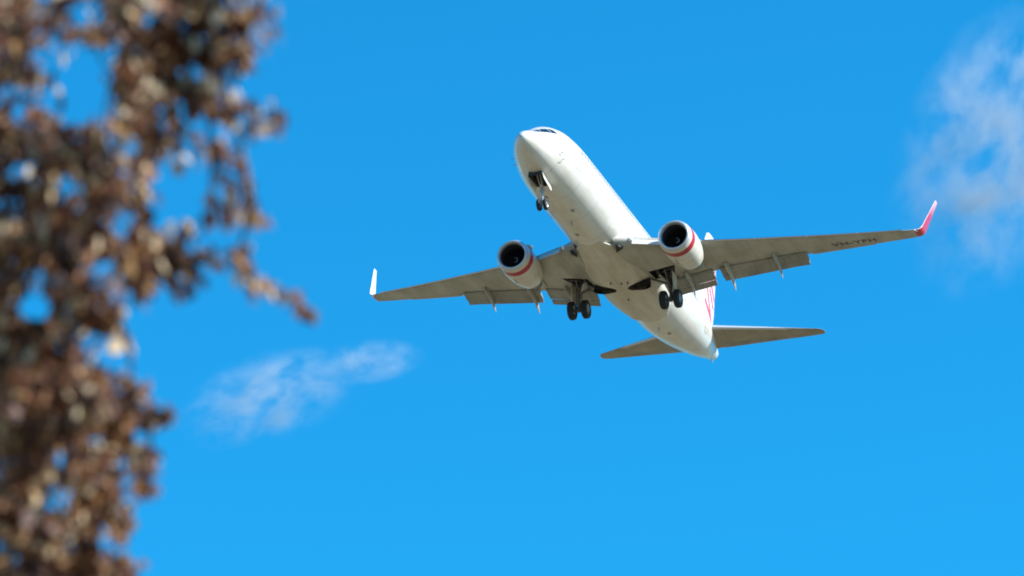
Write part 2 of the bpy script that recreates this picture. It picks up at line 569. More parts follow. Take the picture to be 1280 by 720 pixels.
for s in (1, -1):
    side = 'starboard' if s == 1 else 'port'
    st = []
    for y in [1.2, 1.5, 1.9, 2.5, 3.2, 4.0, 4.8, 5.3, 6.2, 7.2, 8.2, 9.2, 10, 11, 12, 13, 14, 15, 16, 16.6, 17.0]:
        lx, ch, lz, tc = wing_section(y)
        st.append((lx, ch, lz, tc, y, rad(1.0)))
    v, f = slab_wing(st, s)
    wing = link_mesh('wing', v, f, [M['wing'], M['well_shade']], plane, sharp=60)
    v, f = box((18.95, s * 2.68, -1.92), (1.5, 1.6, .95), Matrix.Rotation(-s * .10, 3, 'X'))
    cu = link_mesh('cutter', v, f, [M['well_shade']], None, smooth=False)
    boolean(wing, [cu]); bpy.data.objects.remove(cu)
    wing['label'] = side + ' wing, grey underside with its flaps lowered'

    # slats: bright curved leading edge strips, extended forward and down
    def slat(y0, y1, fwd, down, chf, name='slat', mt='slat', tw=14):
        R_ = []
        n = 8
        for k in range(n + 1):
            y = y0 + (y1 - y0) * k / n
            lx, ch, lz, tc = wing_section(y)
            cc = chf * (ch ** .5)
            t = rad(tw)
            prof = [(.0, -.0), (.06, .055), (.22, .10), (.5, .115), (1.0, .07), (.7, .04), (.3, -.03), (.16, -.075), (.05, -.05)]
            R_.append([(lx - fwd + (a * math.cos(t) - b * math.sin(t)) * cc, s * y, lz - down + (a * math.sin(t) + b * math.cos(t)) * cc) for a, b in prof])
        v, f = loft(R_)
        return link_mesh(name, v, f, [M[mt]], wing, sharp=50)
    for (a, b) in ((5.75, 8.5), (8.56, 11.3), (11.36, 14.0), (14.06, 16.4)):
        slat(a, b, .26, .07, .34)
    # leading edge flap between body and engine (hinged down, seen edge on)
    R_ = []
    for k in range(6):
        y = 2.25 + (3.85 - 2.25) * k / 5
        lx, ch, lz, tc = wing_section(y)
        R_.append([(lx + .10, s * y, lz - .08), (lx - .05, s * y, lz - .03), (lx - .42, s * y, lz - .33), (lx - .47, s * y, lz - .46), (lx - .37, s * y, lz - .42), (lx + .12, s * y, lz - .18)])
    v, f = loft(R_)
    link_mesh('leading_edge_flap', v, f, [M['gearwhite']], wing, sharp=50)
    # bright root fillet with the landing light
    g = Geo()
    lx, ch, lz, tc = wing_section(2.05)
    g.add(*[*revolve([(0, .001), (.03, .08), (.10, .13), (.2, .15)], (lx - .10, s * 2.05, lz + .02), 16)[:2]])
    g.build('landing_light', [M['lamp']], wing)

    # flaps, lowered
    def flap(y0, y1, c0, c1, ang, dx, dz, name='flap', mt='flap', inset=0):
        R_ = []
        n = 6
        for k in range(n + 1):
            y = y0 + (y1 - y0) * k / n
            lx, ch, lz, tc = wing_section(y)
            te = lx + ch
            c_ = c0 + (c1 - c0) * k / n
            zt = lz - ch * math.sin(rad(1.0))
            R_.append([(p[0], p[1] * s, p[2]) for p in af_ring(te + dx, c_, zt + dz, .15, y, rad(ang), .03)])
        v, f = loft(R_)
        return link_mesh(name, v, f, [M[mt]], wing, sharp=60)
    flap(2.15, 5.2, 1.10, 1.0, 15, -.45, -.06, 'flap')
    flap(2.2, 5.15, .48, .42, 26, .56, -.33, 'aft_flap')
    flap(5.65, 10.75, 1.05, .80, 17, -.46, -.06, 'flap')
    flap(5.7, 10.7, .46, .36, 26, .30, -.27, 'aft_flap')
    flap(11.0, 14.6, .36, .28, 3, -.26, -.012, 'aileron', 'wing')

    # flap track fairings (canoes)
    for (y, L_, r_) in ((3.75, 2.2, .20), (6.15, 2.5, .21), (9.0, 2.2, .19)):
        lx, ch, lz, tc = wing_section(y)
        te = lx + ch
        x0 = te - 1.25
        g = Geo(); R_ = []
        n = 12
        for k in range(n + 1):
            t = k / n
            x = t * L_
            w = r_ * (math.sin(PI * min(1, t * 1.02) ** .75) ** .6 if 0 < t < 1 else .02)
            w = max(w, .015)
            drop = -.10 - .05 * t * L_ - .30 * max(0, (t - .42) / .58) ** 1.4 * L_
            zc = lower_z(y, min(x0 + x, te)) + drop
            zc = (lz - ch * math.sin(rad(1)) * .6) * 0 + zc
            hh = w * 1.5
            R_.append([(x0 + x, s * (y + w * .62 * math.cos(q)), zc + hh * math.sin(q)) for q in [2 * PI * i / 14 for i in range(14)]])
        g.add(*loft(R_))
        ft = g.build('flap_track_fairing', [M['wing']], wing)

    # winglet: blended curve then canted outwards
    g = Geo(); R_ = []
    lx, ch, lz, tc = wing_section(17.0)
    path = []
    # angle of the surface from horizontal to near vertical
    y, z, ang = 17.0, lz, rad(8)
    path.append((y, z, ang, 0))
    arc = 0
    for k in range(8):
        a2 = rad(8) + (rad(80) - rad(8)) * (k + 1) / 8
        am = (ang + a2) / 2
        dl = .075
        y += dl * math.cos(am); z += dl * math.sin(am); arc += dl
        ang = a2
        path.append((y, z, ang, arc))
    for k in range(6):
        dl = 2.35 / 6
        y += dl * math.cos(ang); z += dl * math.sin(ang); arc += dl
        path.append((y, z, ang, arc))
    tot = arc
    for (y, z, a_, ar) in path:
        t = ar / tot
        cc = 1.10 * (1 - t) + .45 * t
        lx_ = lx + ar * .74 + (0 if ar < .6 else 0)
        nrm = (-math.sin(a_) , math.cos(a_))
        ring = []
        for (u, w) in naca(.085 if t < .9 else .07, .0):
            ring.append((lx_ + u * cc, s * (y + nrm[0] * w * cc), z + nrm[1] * w * cc))
        R_.append(ring)
    v, f = loft(R_)
    # outside face red, inside face white, leading edge bare
    n = len(R_[0]); fm = []
    nn = 18
    for i in range(len(R_) - 1):
        for j in range(n):
            if j < nn - 4: fm.append(1)
            elif j <= nn + 1: fm.append(2)
            else: fm.append(0)
    fm += [2, 2]
    wl_ = link_mesh('winglet', v, f, [M['winglet'], M['white'], M['gearwhite']], wing, fmat=fm, sharp=60)
    wl_['label'] = side + ' winglet, red on its outer face and white on its inner face'
    # navigation light
    g = Geo(); g.add(*tube((lx + .02, s * 17.0, lz), (lx + .30, s * 17.12, lz + .02), .05)); g.build('navigation_light', [M['lamp']], wing)

# registration under the port wing
def text_mesh(body, size, shear=0.0, bold=0.0):
    cu = bpy.data.curves.new('text', 'FONT')
    cu.body = body; cu.size = size; cu.shear = shear; cu.offset = bold; cu.resolution_u = 4
    cu.space_character = 1.12
    to = bpy.data.objects.new('text', cu); C.objects.link(to)
    bpy.context.view_layer.update()
    me = bpy.data.meshes.new_from_object(to.evaluated_get(bpy.context.evaluated_depsgraph_get()))
    bpy.data.objects.remove(to)
    bm = bmesh.new(); bm.from_mesh(me)
    bmesh.ops.triangulate(bm, faces=bm.faces)
    bmesh.ops.subdivide_edges(bm, edges=[e_ for e_ in bm.edges if e_.calc_length() > size * .25], cuts=2)
    V_ = [v_.co.copy() for v_ in bm.verts]; F_ = [[v_.index for v_ in f_.verts] for f_ in bm.faces]
    bm.free()
    return V_, F_
V_, F_ = text_mesh('VH-YFH', .78, 0, .018)
u0, u1 = min(p.x for p in V_), max(p.x for p in V_)
PW = [o for o in plane.children if o.name.startswith('wing') and 'port' in o.get('label', '')][0]
VV = []
for p in V_:
    t = (p.x - u0) / (u1 - u0)
    y = 12.3 + t * 2.45
    lx, ch, lz, tc = wing_section(y)
    x = lx + ch * .72 - p.y * .92
    VV.append((x, -y, lower_z(y, x) - .012))
link_mesh('registration', VV, F_, [M['ink']], PW, smooth=False)

# ------------------------------------------------------------------ tail
def surf(stations, name, mt, parent, vertical=False, s=1, cam_=0):
    R_ = []
    for (lx, ch, p_, q_, tc) in stations:      # p_: span coord, q_: other coord
        ring = []
        for (a, b) in naca(tc, cam_):
            if vertical: ring.append((lx + a * ch, q_ + b * ch, p_))
            else: ring.append((lx + a * ch, s * p_, q_ + b * ch))
        R_.append(ring)
    v, f = loft(R_)
    return link_mesh(name, v, f, [M[mt]], parent, sharp=60)
M['stab'] = mat('stabiliser_grey', (.4, .37, .33), .4, fn=dirt((.28, .25, .19), (.40, .36, .29), (.6, .6, 1), panels=[(1, 1.8, .015)]))
for s in (1, -1):
    hs = surf([(32.9, 4.0, .2, .62, .10), (33.2, 3.7, .9, .72, .10), (35.35, 2.2, 4.2, 1.08, .09), (37.2, 1.0, 7.0, 1.40, .08), (37.4, .75, 7.22, 1.42, .06), (37.7, .4, 7.32, 1.43, .05)], 'horizontal_stabiliser', 'stab', plane, s=s)
    hs['label'] = ('starboard' if s == 1 else 'port') + ' tailplane, grey underneath'
    R_ = []
    for (lx, ch, p_, q_) in ((33.2, 3.7, .9, .72), (35.35, 2.2, 4.2, 1.08), (37.15, 1.02, 6.8, 1.39)):
        x = lx
        R_.append([(x - .04, s * p_, q_), (x + .03, s * p_, q_ + .07 * ch * .42), (x + .16, s * p_, q_ + .09 * ch * .42), (x + .16, s * p_, q_ - .09 * ch * .42), (x + .03, s * p_, q_ - .07 * ch * .42)])
    v, f = loft(R_)
    link_mesh('leading_edge', v, f, [M['metal']], hs, sharp=70)
    st_ = []
    for (lx, ch, p_, q_) in ((33.25, 3.66, 1.15, .745), (35.35, 2.2, 4.2, 1.08), (37.12, 1.05, 6.75, 1.385)):
        st_.append((lx + ch * .70, ch * .33, p_, q_ - .004, .17))
    surf(st_, 'elevator', 'flap', hs, s=s)
fin = surf([(30.9, 6.6, 1.6, 0, .09), (31.9, 5.9, 2.3, 0, .10), (33.1, 5.1, 3.4, 0, .10), (35.3, 3.45, 6.6, 0, .09), (36.7, 2.1, 8.55, 0, .08), (37.1, 1.6, 8.74, 0, .05)], 'vertical_stabiliser', 'white', plane, vertical=True)
R_ = []
for (x, z, w) in ((26.3, 1.97, .02), (28.0, 2.10, .05), (30.0, 2.38, .09), (31.4, 2.75, .12), (32.6, 3.3, .12)):
    R_.append([(x, w, z - .6), (x, w * .8, z - .1), (x, 0, z), (x, -w * .8, z - .1), (x, -w, z - .6)])
v, f = loft(R_)
link_mesh('dorsal_fin', v, f, [M['white']], plane, sharp=70)
V_, F_ = text_mesh('Virgin', 3.1, .45, .03)
c_, s_ = math.cos(rad(70)), math.sin(rad(70))
VV = []
for p in V_:
    x = 37.1 + p.x * c_ - p.y * s_; z = 2.0 + p.x * s_ * .80 + p.y * c_
    VV.append((x, 0, z))
def fin_half(x, z):
    zs = [1.6, 2.3, 3.4, 6.6, 8.55, 8.74]; L_ = [30.9, 31.9, 33.1, 35.3, 36.7, 37.1]; Cc = [6.6, 5.9, 5.1, 3.45, 2.1, 1.6]
    lx = float(np.interp(z, zs, L_)); ch = float(np.interp(z, zs, Cc)); a = (x - lx) / ch
    if a <= .01 or a >= .99: return None
    return ch * 5 * .10 * (.2969 * math.sqrt(a) - .126 * a - .3516 * a * a + .2843 * a ** 3 - .1036 * a ** 4)
for sd in (-1, 1):
    W_ = []; ok = []
    for (x, _, z) in VV:
        h = fin_half(x, z)
        ok.append(h is not None); W_.append((x, sd * ((h or 0) + .015), z))
    F2 = [q for q in F_ if all(ok[i] for i in q)]
    par = list(range(len(W_)))
    def find(a):
        while par[a] != a: par[a] = par[par[a]]; a = par[a]
        return a
    for q in F2:
        for i in q[1:]: par[find(i)] = find(q[0])
    isl = {}
    for q in F2: isl.setdefault(find(q[0]), []).append(q)
    for qs in isl.values():
        if len(qs) < 3: continue
        ids = sorted({i for q in qs for i in q}); mp_ = {a: b for b, a in enumerate(ids)}
        link_mesh('script_letter', [W_[i] for i in ids], [[mp_[i] for i in q] for q in qs], [M['inkred']], fin, smooth=False)
# exhaust of the auxiliary power unit
g = Geo(); v, f, m = revolve([(-.35, .40), (0, .36), (.14, .30), (.14, .24), (-.3, .22), (-.3, .001)], (38.0, 0, .80), 24); g.add(v, f)
g.build('tail_exhaust', [M['metal']], plane)
g = Geo(); g.add(*tube((37.6, 0, .36), (37.95, 0, .26), .05, .03)); g.build('tail_light', [M['gearwhite']], plane)

# ------------------------------------------------------------------ engines
EX, EY, EZ = 13.2, 4.96, -1.84
for s in (1, -1):
    c = (EX, s * EY, EZ)
    prof = [(1.05, .79, 4), (.55, .765, 4), (.25, .755, 1), (.10, .775, 1), (.02, .82, 1), (0, .86, 1), (.02, .905, 1), (.10, .955, 1), (.20, .985, 0),
            (.34, 1.01, 0), (.42, 1.022, 2), (.86, 1.062, 0), (.95, 1.068, 0), (1.35, 1.08, 3), (1.375, 1.08, 0), (2.0, 1.06, 3), (2.02, 1.058, 0), (2.6, .99, 0), (3.1, .89, 0), (3.55, .77, 0), (3.55, .74, 4), (3.0, .76, 4)]
    g = Geo(); v, f, m = revolve(prof, c, 56, squash=.97); g.add(v, f, m)
    eng = g.build('engine', [M['nac'], M['metal'], M['red'], M['seam'], M['duct']], plane, sharp=70)
    eng['label'] = ('starboard' if s == 1 else 'port') + ' engine, white cowling with a red ring'
    # fan
    g = Geo()
    g.add([(EX + 1.12, s * EY + .79 * math.cos(t), EZ + .79 * math.sin(t)) for t in [2 * PI * i / 40 for i in range(40)]], [tuple(range(40))], 1)
    for k in range(24):
        a0 = 2 * PI * k / 24
        pts_ = []
        for rr, tw in ((.22, .10), (.5, .075), (.77, .06)):
            for sg in (-1, 1):
                a = a0 + sg * tw
                pts_.append((EX + .98 + (.05 if sg > 0 else -.05), s * EY + rr * math.cos(a), EZ + rr * math.sin(a)))
        g.add(pts_, [(0, 1, 3, 2), (2, 3, 5, 4)])
    g.build('fan', [M['fan'], M['dark']], eng, smooth=False)
    g = Geo(); v, f, m = revolve([(.62, .001), (.66, .06), (.78, .15), (.98, .25), (1.1, .27)], c, 24); g.add(v, f)
    sp_ = g.build('spinner', [M['fan']], eng)
    g = Geo(); a_pts = []
    for k in range(14):
        t = k / 13
        a_pts.append((EX + .655 + .20 * t * .8, s * EY + (.05 + .13 * t) * math.cos(1 + 4.2 * t), EZ + (.05 + .13 * t) * math.sin(1 + 4.2 * t)))
    g.add(*path_tube(a_pts, [.018] * 14, 6)); g.build('spinner_swirl', [M['steel']], eng)
    # core cowl, nozzle, plug
    g = Geo(); v, f, m = revolve([(2.9, .60, 0), (3.6, .58, 0), (4.3, .44, 0), (4.6, .38, 1), (4.6, .34, 1), (4.3, .33, 1)], c, 40); g.add(v, f, m)
    v, f, m = revolve([(4.2, .24), (4.6, .22), (5.0, .10), (5.15, .001)], c, 24); g.add(v, f, 1)
    g.build('exhaust_nozzle', [M['nozzle'], M['nozzle']], eng)
    # pylon
    R_ = []
    for (x, zt, zb, w) in ((EX + .9, EZ + 1.07, EZ + .9, .03), (EX + 1.6, EZ + 1.22, EZ + .9, .14), (EX + 2.6, EZ + 1.12, EZ + .7, .20), (EX + 3.6, EZ + .86, EZ + .42, .22), (EX + 4.8, EZ + .70, EZ + .40, .20), (EX + 5.9, EZ + .62, EZ + .50, .10), (EX + 6.6, EZ + .60, EZ + .55, .03)):
        R_.append([(x, s * EY - w, zb), (x, s * EY - w, (zt + zb) / 2), (x, s * EY - w * .6, zt), (x, s * EY + w * .6, zt), (x, s * EY + w, (zt + zb) / 2), (x, s * EY + w, zb)])
    v, f = loft(R_)
    link_mesh('pylon', v, f, [M['wing']], eng, sharp=50)
    # strake on the inboard shoulder
    a = PI * .30 if s == -1 else PI * .70
    R_ = []
    for (dx, h) in ((.75, .0), (1.0, .12), (1.5, .24), (1.75, .22), (1.8, .02)):
        cs, sn = math.cos(a), math.sin(a)
        r0, r1 = 1.04, 1.07 + h
        R_.append([(EX + dx, s * EY + cs * r0 - sn * .012, EZ + sn * r0 + cs * .012), (EX + dx, s * EY + cs * r1, EZ + sn * r1), (EX + dx, s * EY + cs * r0 + sn * .012, EZ + sn * r0 - cs * .012)])
    v, f = loft(R_); link_mesh('strake', v, f, [M['gearwhite']], eng, smooth=False)
    g = Geo()
    for k, x in enumerate((1.45, 1.8)):
        g = Geo(); g.add(*box((EX + x, s * EY + .25, EZ - 1.04), (.16, .05, .04)))
        g.build('cowl_latch', [M['seam']], eng, smooth=False)

# ------------------------------------------------------------------ landing gear
def wheel(cx, cy, cz, r, w, parent):
    h = w / 2
    prof = [(-h * .55, .001, 1), (-h * .55, r * .22, 1), (-h * .35, r * .30, 1), (-h * .45, r * .48, 1), (-h * .85, r * .53, 0), (-h, r * .66, 0), (-h * .98, r * .86, 0), (-h * .75, r * .96, 0), (-h * .4, r * .995, 0),
            (-h * .36, r * .975, 0), (-h * .30, r, 0), (-.02, r, 0), (0, r * .975, 0), (.02, r, 0), (h * .30, r, 0), (h * .36, r * .975, 0), (h * .4, r * .995, 0), (h * .75, r * .96, 0), (h * .98, r * .86, 0), (h, r * .66, 0), (h * .85, r * .53, 1), (h * .45, r * .48, 1), (h * .35, r * .30, 1), (h * .55, r * .22, 1), (h * .55, .001, 1)]
    g = Geo(); v, f, m = revolve(prof, (cx, cy, cz), 40, axis='Y'); g.add(v, f, m)
    return g.build('wheel', [M['tyre'], M['hub']], parent, sharp=60)

def empty(name, loc, parent=None):
    o = bpy.data.objects.new(name, None); C.objects.link(o); o.location = loc
    if parent: o.parent = parent
    o.empty_display_size = .2
    return o
GX, GY, GZ = 19.6, 2.86, -3.10
for s in (1, -1):
    # top level part is the strut itself, in aircraft coordinates
    g = Geo()
    g.add(*tube((19.45, s * 2.72, -1.35), (19.55, s * 2.83, -2.35), .13, .12)).add(*tube((19.55, s * 2.83, -2.3), (GX, s * GY, GZ + .02), .085))
    g.add(*tube((GX, s * (GY - .50), GZ), (GX, s * (GY + .50), GZ), .075)).add(*tube((GX, s * GY, GZ - .13), (GX, s * GY, GZ + .2), .12))
    gear = g.build('main_landing_gear', [M['brace']], plane)
    for dy in (-.43, .43):
        wheel(GX, s * (GY + dy), GZ, .565, .37, gear)
    g = Geo()                                       # drag and side braces, torsion link
    g.add(*tube((19.5, s * 2.80, -2.15), (19.4, s * 1.75, -1.75), .06)).add(*tube((19.5, s * 2.78, -1.75), (19.4, s * 2.1, -1.62), .05))
    g.add(*tube((19.52, s * 2.80, -2.2), (18.6, s * 2.75, -1.55), .055)).add(*tube((19.5, s * 2.65, -1.6), (20.3, s * 2.5, -1.55), .05))
    g.add(*tube((19.3, s * 2.1, -1.5), (18.7, s * 3.1, -1.5), .05)).add(*tube((18.8, s * 2.2, -1.55), (19.2, s * 2.75, -2.0), .045))
    g.add(*tube((18.4, s * 2.3, -1.45), (19.9, s * 2.3, -1.62), .06)).add(*tube((18.5, s * 3.35, -1.35), (19.5, s * 2.75, -1.9), .04))
    g.add(*tube((20.1, s * 3.2, -1.45), (19.6, s * 2.8, -2.1), .045)).add(*tube((19.4, s * 2.95, -1.6), (19.5, s * 3.0, -2.3), .03))
    g.build('side_brace', [M['brace']], gear)
    g = Geo(); g.add(*tube((18.9, s * 2.35, -1.75), (19.35, s * 2.62, -2.0), .05)).add(*tube((19.36, s * 2.62, -2.0), (19.5, s * 2.78, -2.1), .03))
    g.build('gear_actuator', [M['gearwhite']], gear)
    g = Geo()
    g.add(*tube((19.66, s * 2.83, -2.28), (20.02, s * 2.84, -2.62), .045)).add(*tube((20.02, s * 2.84, -2.62), (19.68, s * 2.86, -2.95), .045))
    g.build('torsion_link', [M['gearwhite']], gear)
    g = Geo()
    g.add(*path_tube([(19.42, s * 2.84, -1.5), (19.40, s * 2.95, -2.0), (19.45, s * 2.97, -2.5), (19.52, s * 2.95, -3.0)], [.022] * 4, 6))
    g.add(*path_tube([(19.72, s * 2.74, -1.6), (19.78, s * 2.72, -2.2), (19.80, s * 2.74, -2.7), (19.7, s * 2.8, -3.0)], [.02] * 4, 6))
    g.build('brake_hose', [M['tyre']], gear)
    # doors: one plate on the outside of the leg, one hinged at the fairing edge
    g = Geo()
    R_ = []
    for (z, x0, x1) in ((-1.55, 18.95, 19.85), (-1.9, 18.98, 19.82), (-2.25, 19.05, 19.76), (-2.55, 19.2, 19.68)):
        y = 3.12 + (z + 1.55) * -.03
        R_.append([(x0, s * y, z), (x1, s * y, z), (x1, s * (y + .04), z), (x0, s * (y + .04), z)])
    g.add(*loft(R_)); g.build('gear_door', [M['fairing']], gear, smooth=False)
    g = Geo()
    g.add(*box((19.25, s * 2.38, -1.78), (.55, .05, .42), Matrix.Rotation(s * .5, 3, 'X')))
    g.build('inner_gear_door', [M['gearwhite']], gear, smooth=False)
g = Geo()
g.add(*tube((3.8, 0, -1.3), (3.9, 0, -2.45), .085)).add(*tube((3.9, 0, -2.4), (4.0, 0, -3.1), .055)).add(*tube((4.0, -.27, -3.1), (4.0, .27, -3.1), .05))
g.add(*tube((3.9, -.14, -2.3), (3.9, .14, -2.3), .06))
ng = g.build('nose_landing_gear', [M['steel']], plane)
for dy in (-.2, .2):
    wheel(4.0, dy, -3.1, .35, .2, ng)
g = Geo(); g.add(*tube((3.86, .06, -2.15), (3.0, .12, -1.35), .045)).add(*tube((3.86, -.06, -2.15), (2.9, -.12, -1.35), .045)); g.build('drag_brace', [M['steel']], ng)
g = Geo(); g.add(*tube((3.98, 0, -2.4), (4.2, 0, -2.65), .035)).add(*tube((4.2, 0, -2.65), (4.05, 0, -2.95), .035)); g.build('torsion_link', [M['steel']], ng)
g = Geo(); g.add(*tube((3.78, 0, -2.02), (3.70, 0, -2.03), .09, .08)); g.build('taxi_light', [M['lamp']], ng)
for s in (1, -1):
    R_ = []
    for (x, dz) in ((2.62, .38), (2.75, .46), (4.0, .50), (4.15, .44)):
        zt = pchip(x, 2) + .10
        R_.append([(x, s * .38, zt), (x, s * .41, zt), (x, s * .49, zt - dz), (x, s * .46, zt - dz)])
    v, f = loft(R_)
    o = link_mesh('nose_gear_door', v, f, [M['white']], plane, smooth=False)

plane.matrix_world = M_A

# ------------------------------------------------------------------ ground
def ground_fn(t, b):
    L = t.links.new
    tc = N(t, 'ShaderNodeTexCoord')
    a = N(t, 'ShaderNodeTexNoise'); a.inputs['Scale'].default_value = .012; a.inputs['Detail'].default_value = 8
    c = N(t, 'ShaderNodeTexNoise'); c.inputs['Scale'].default_value = 1.5; c.inputs['Detail'].default_value = 8
    L(tc.outputs['Object'], a.inputs[0]); L(tc.outputs['Object'], c.inputs[0])
    r = N(t, 'ShaderNodeValToRGB')
    r.color_ramp.elements[0].position = .35; r.color_ramp.elements[0].color = (.112, .094, .054, 1)
    r.color_ramp.elements[1].position = .65; r.color_ramp.elements[1].color = (.215, .178, .112, 1)
    mx = N(t, 'ShaderNodeMath', operation='ADD'); mx.inputs[1].default_value = 0
    mm = N(t, 'ShaderNodeMix'); mm.inputs[0].default_value = .35
    L(a.outputs[0], mm.inputs[2]); L(c.outputs[0], mm.inputs[3]); L(mm.outputs[0], r.inputs[0])
    L(r.outputs[0], b.inputs['Base Color'])
M['ground'] = mat('dry_grass_field', (.25, .2, .1), .95, fn=ground_fn, spec=.1)
n = 24
R_ = [0, 30, 100, 300, 1000, 3000, 10000, 30000]
V_ = [(0, 0, 0)]; F_ = []
for i, r in enumerate(R_[1:]):
    for k in range(n):
        a = 2 * PI * k / n
        V_.append((r * math.cos(a), r * math.sin(a), 0))
for k in range(n):
    F_.append((0, 1 + k, 1 + (k + 1) % n))
for i in range(len(R_) - 2):
    for k in range(n):
        a = 1 + i * n + k; b_ = 1 + i * n + (k + 1) % n
        F_.append((a, a + n, b_ + n, b_))
gr = link_mesh('ground', V_, F_, [M['ground']])
gr['kind'] = 'structure'

# ------------------------------------------------------------------ clouds (thin, far, lit by the sun)
def cloud_mat(name, dens, sc_, seed, stretch, thr, width=.28):
    m = bpy.data.materials.new(name); m.use_nodes = True
    t = m.node_tree; t.nodes.clear(); L = t.links.new
    o = N(t, 'ShaderNodeOutputMaterial'); pv = N(t, 'ShaderNodeVolumePrincipled')
    pv.inputs['Color'].default_value = (.90, .96, 1, 1); pv.inputs['Anisotropy'].default_value = .1
    tc = N(t, 'ShaderNodeTexCoord')
    # wispy noise, domain warped
    w = N(t, 'ShaderNodeTexNoise'); w.inputs['Scale'].default_value = sc_ * .55; w.inputs['Detail'].default_value = 2
    mp = N(t, 'ShaderNodeMapping'); mp.inputs['Location'].default_value = (seed, seed * .7, 0); mp.inputs['Scale'].default_value = stretch
    mp.inputs['Rotation'].default_value = (0, rad(28), 0)
    L(tc.outputs['Object'], mp.inputs[0]); L(mp.outputs[0], w.inputs[0])
    vm = N(t, 'ShaderNodeVectorMath', operation='SCALE'); vm.inputs[3].default_value = 1.1 / sc_
    L(w.outputs[1], vm.inputs[0])
    va = N(t, 'ShaderNodeVectorMath', operation='ADD'); L(mp.outputs[0], va.inputs[0]); L(vm.outputs[0], va.inputs[1])
    nz = N(t, 'ShaderNodeTexNoise'); nz.inputs['Scale'].default_value = sc_; nz.inputs['Detail'].default_value = 6; nz.inputs['Roughness'].default_value = .60
    L(va.outputs[0], nz.inputs[0])
    mr = N(t, 'ShaderNodeMapRange'); mr.inputs[1].default_value = thr; mr.inputs[2].default_value = thr + width
    L(nz.outputs[0], mr.inputs[0])
    # fade to the hull: object space is a unit sphere
    ln = N(t, 'ShaderNodeVectorMath', operation='LENGTH'); L(tc.outputs['Object'], ln.inputs[0])
    fr = N(t, 'ShaderNodeMapRange'); fr.interpolation_type = 'SMOOTHSTEP'
    fr.inputs[1].default_value = 1.0; fr.inputs[2].default_value = .35
    L(ln.outputs['Value'], fr.inputs[0])
    mu = N(t, 'ShaderNodeMath', operation='MULTIPLY'); L(mr.outputs[0], mu.inputs[0]); L(fr.outputs[0], mu.inputs[1])
    m2 = N(t, 'ShaderNodeMath', operation='MULTIPLY'); m2.inputs[1].default_value = dens; L(mu.outputs[0], m2.inputs[0])
    L(m2.outputs[0], pv.inputs['Density'])
    L(pv.outputs[0], o.inputs['Volume'])
    return m

def cloud(px, py, wpx, hpx, depth, d, label, tau, sc_, seed, tilt=0, thr=.42, stretch=(1, 1, 1)):
    c = W(px, py, d)
    sx, sz = wpx / F_PX * d / 2, hpx / F_PX * d / 2
    bm = bmesh.new(); bmesh.ops.create_icosphere(bm, subdivisions=4, radius=1)
    for v_ in bm.verts:
        q = v_.co
        k = 1 + .07 * math.sin(q.x * 5 + seed) * math.cos(q.z * 6 + seed) + .05 * math.sin(q.z * 11 + q.x * 7)
        v_.co = q * k
    me = bpy.data.meshes.new('cloud'); bm.to_mesh(me); bm.free()
    for p in me.polygons: p.use_smooth = True
    me.materials.append(cloud_mat('cloud_vapour', tau / (depth * .5), sc_, seed, tuple(a * b for a, b in zip((sx / 50, depth / 100, sz / 50), stretch)), thr))
    o = bpy.data.objects.new('cloud', me); C.objects.link(o)
    o.location = c
    o.scale = (sx, depth / 2, sz)
    o.rotation_euler = (rad(0), rad(tilt), 0)
    o['label'] = label; o['category'] = 'cloud'
    return o
cloud(1245, 186, 265, 450, 70, 3000, 'large thin white cloud behind the red winglet, reaching the right edge of the sky', 1.35, 2.4, 3.1, tilt=20, thr=.42, stretch=(1.15, .8, .85))
cloud(335, 497, 260, 125, 50, 3000, 'faint wispy cloud low in the sky between the brown tree and the airliner', 1.0, 3.8, 8.3, tilt=-20, thr=.43, stretch=(.75, .8, 1.25))
cloud(462, 452, 150, 60, 40, 3000, 'smallest faint cloud wisp, low in the sky below the white winglet', 0.85, 3.8, 5.7, tilt=-8, thr=.43, stretch=(.75, .8, 1.25))

# ------------------------------------------------------------------ foreground tree, out of focus
tree = bpy.data.objects.new('tree', None); C.objects.link(tree)
D0 = 13.0
trunk_base = Vector((-3.0, 13.0, 0))
tree.location = trunk_base
tree['label'] = 'out-of-focus tree full of brown dried leaves along the left edge'
tree['category'] = 'tree'
def bark_fn(t, b):
    L = t.links.new
    tc = N(t, 'ShaderNodeTexCoord'); nz = N(t, 'ShaderNodeTexNoise'); nz.inputs['Scale'].default_value = 14; nz.inputs['Detail'].default_value = 6
    mp = N(t, 'ShaderNodeMapping'); mp.inputs['Scale'].default_value = (1, 1, .25)
    L(tc.outputs['Object'], mp.inputs[0]); L(mp.outputs[0], nz.inputs[0])
    r = N(t, 'ShaderNodeValToRGB'); r.color_ramp.elements[0].position = .35; r.color_ramp.elements[0].color = (.08, .055, .042, 1)
    r.color_ramp.elements[1].position = .7; r.color_ramp.elements[1].color = (.26, .20, .16, 1)
    L(nz.outputs[0], r.inputs[0]); L(r.outputs[0], b.inputs['Base Color'])
M['bark'] = mat('bark', (.12, .09, .07), .9, fn=bark_fn, spec=.2)
leaf_cols = [(.075, .026, .012), (.20, .080, .036), (.38, .185, .085), (.62, .38, .18), (.30, .185, .16), (.88, .70, .46)]  # palest tone paints bright highlights onto scattered leaves
leaf_w = np.array([.31, .20, .15, .11, .12, .11])
leaf_m = [mat('dry_leaf', c_, .6, spec=.35) for c_ in leaf_cols]
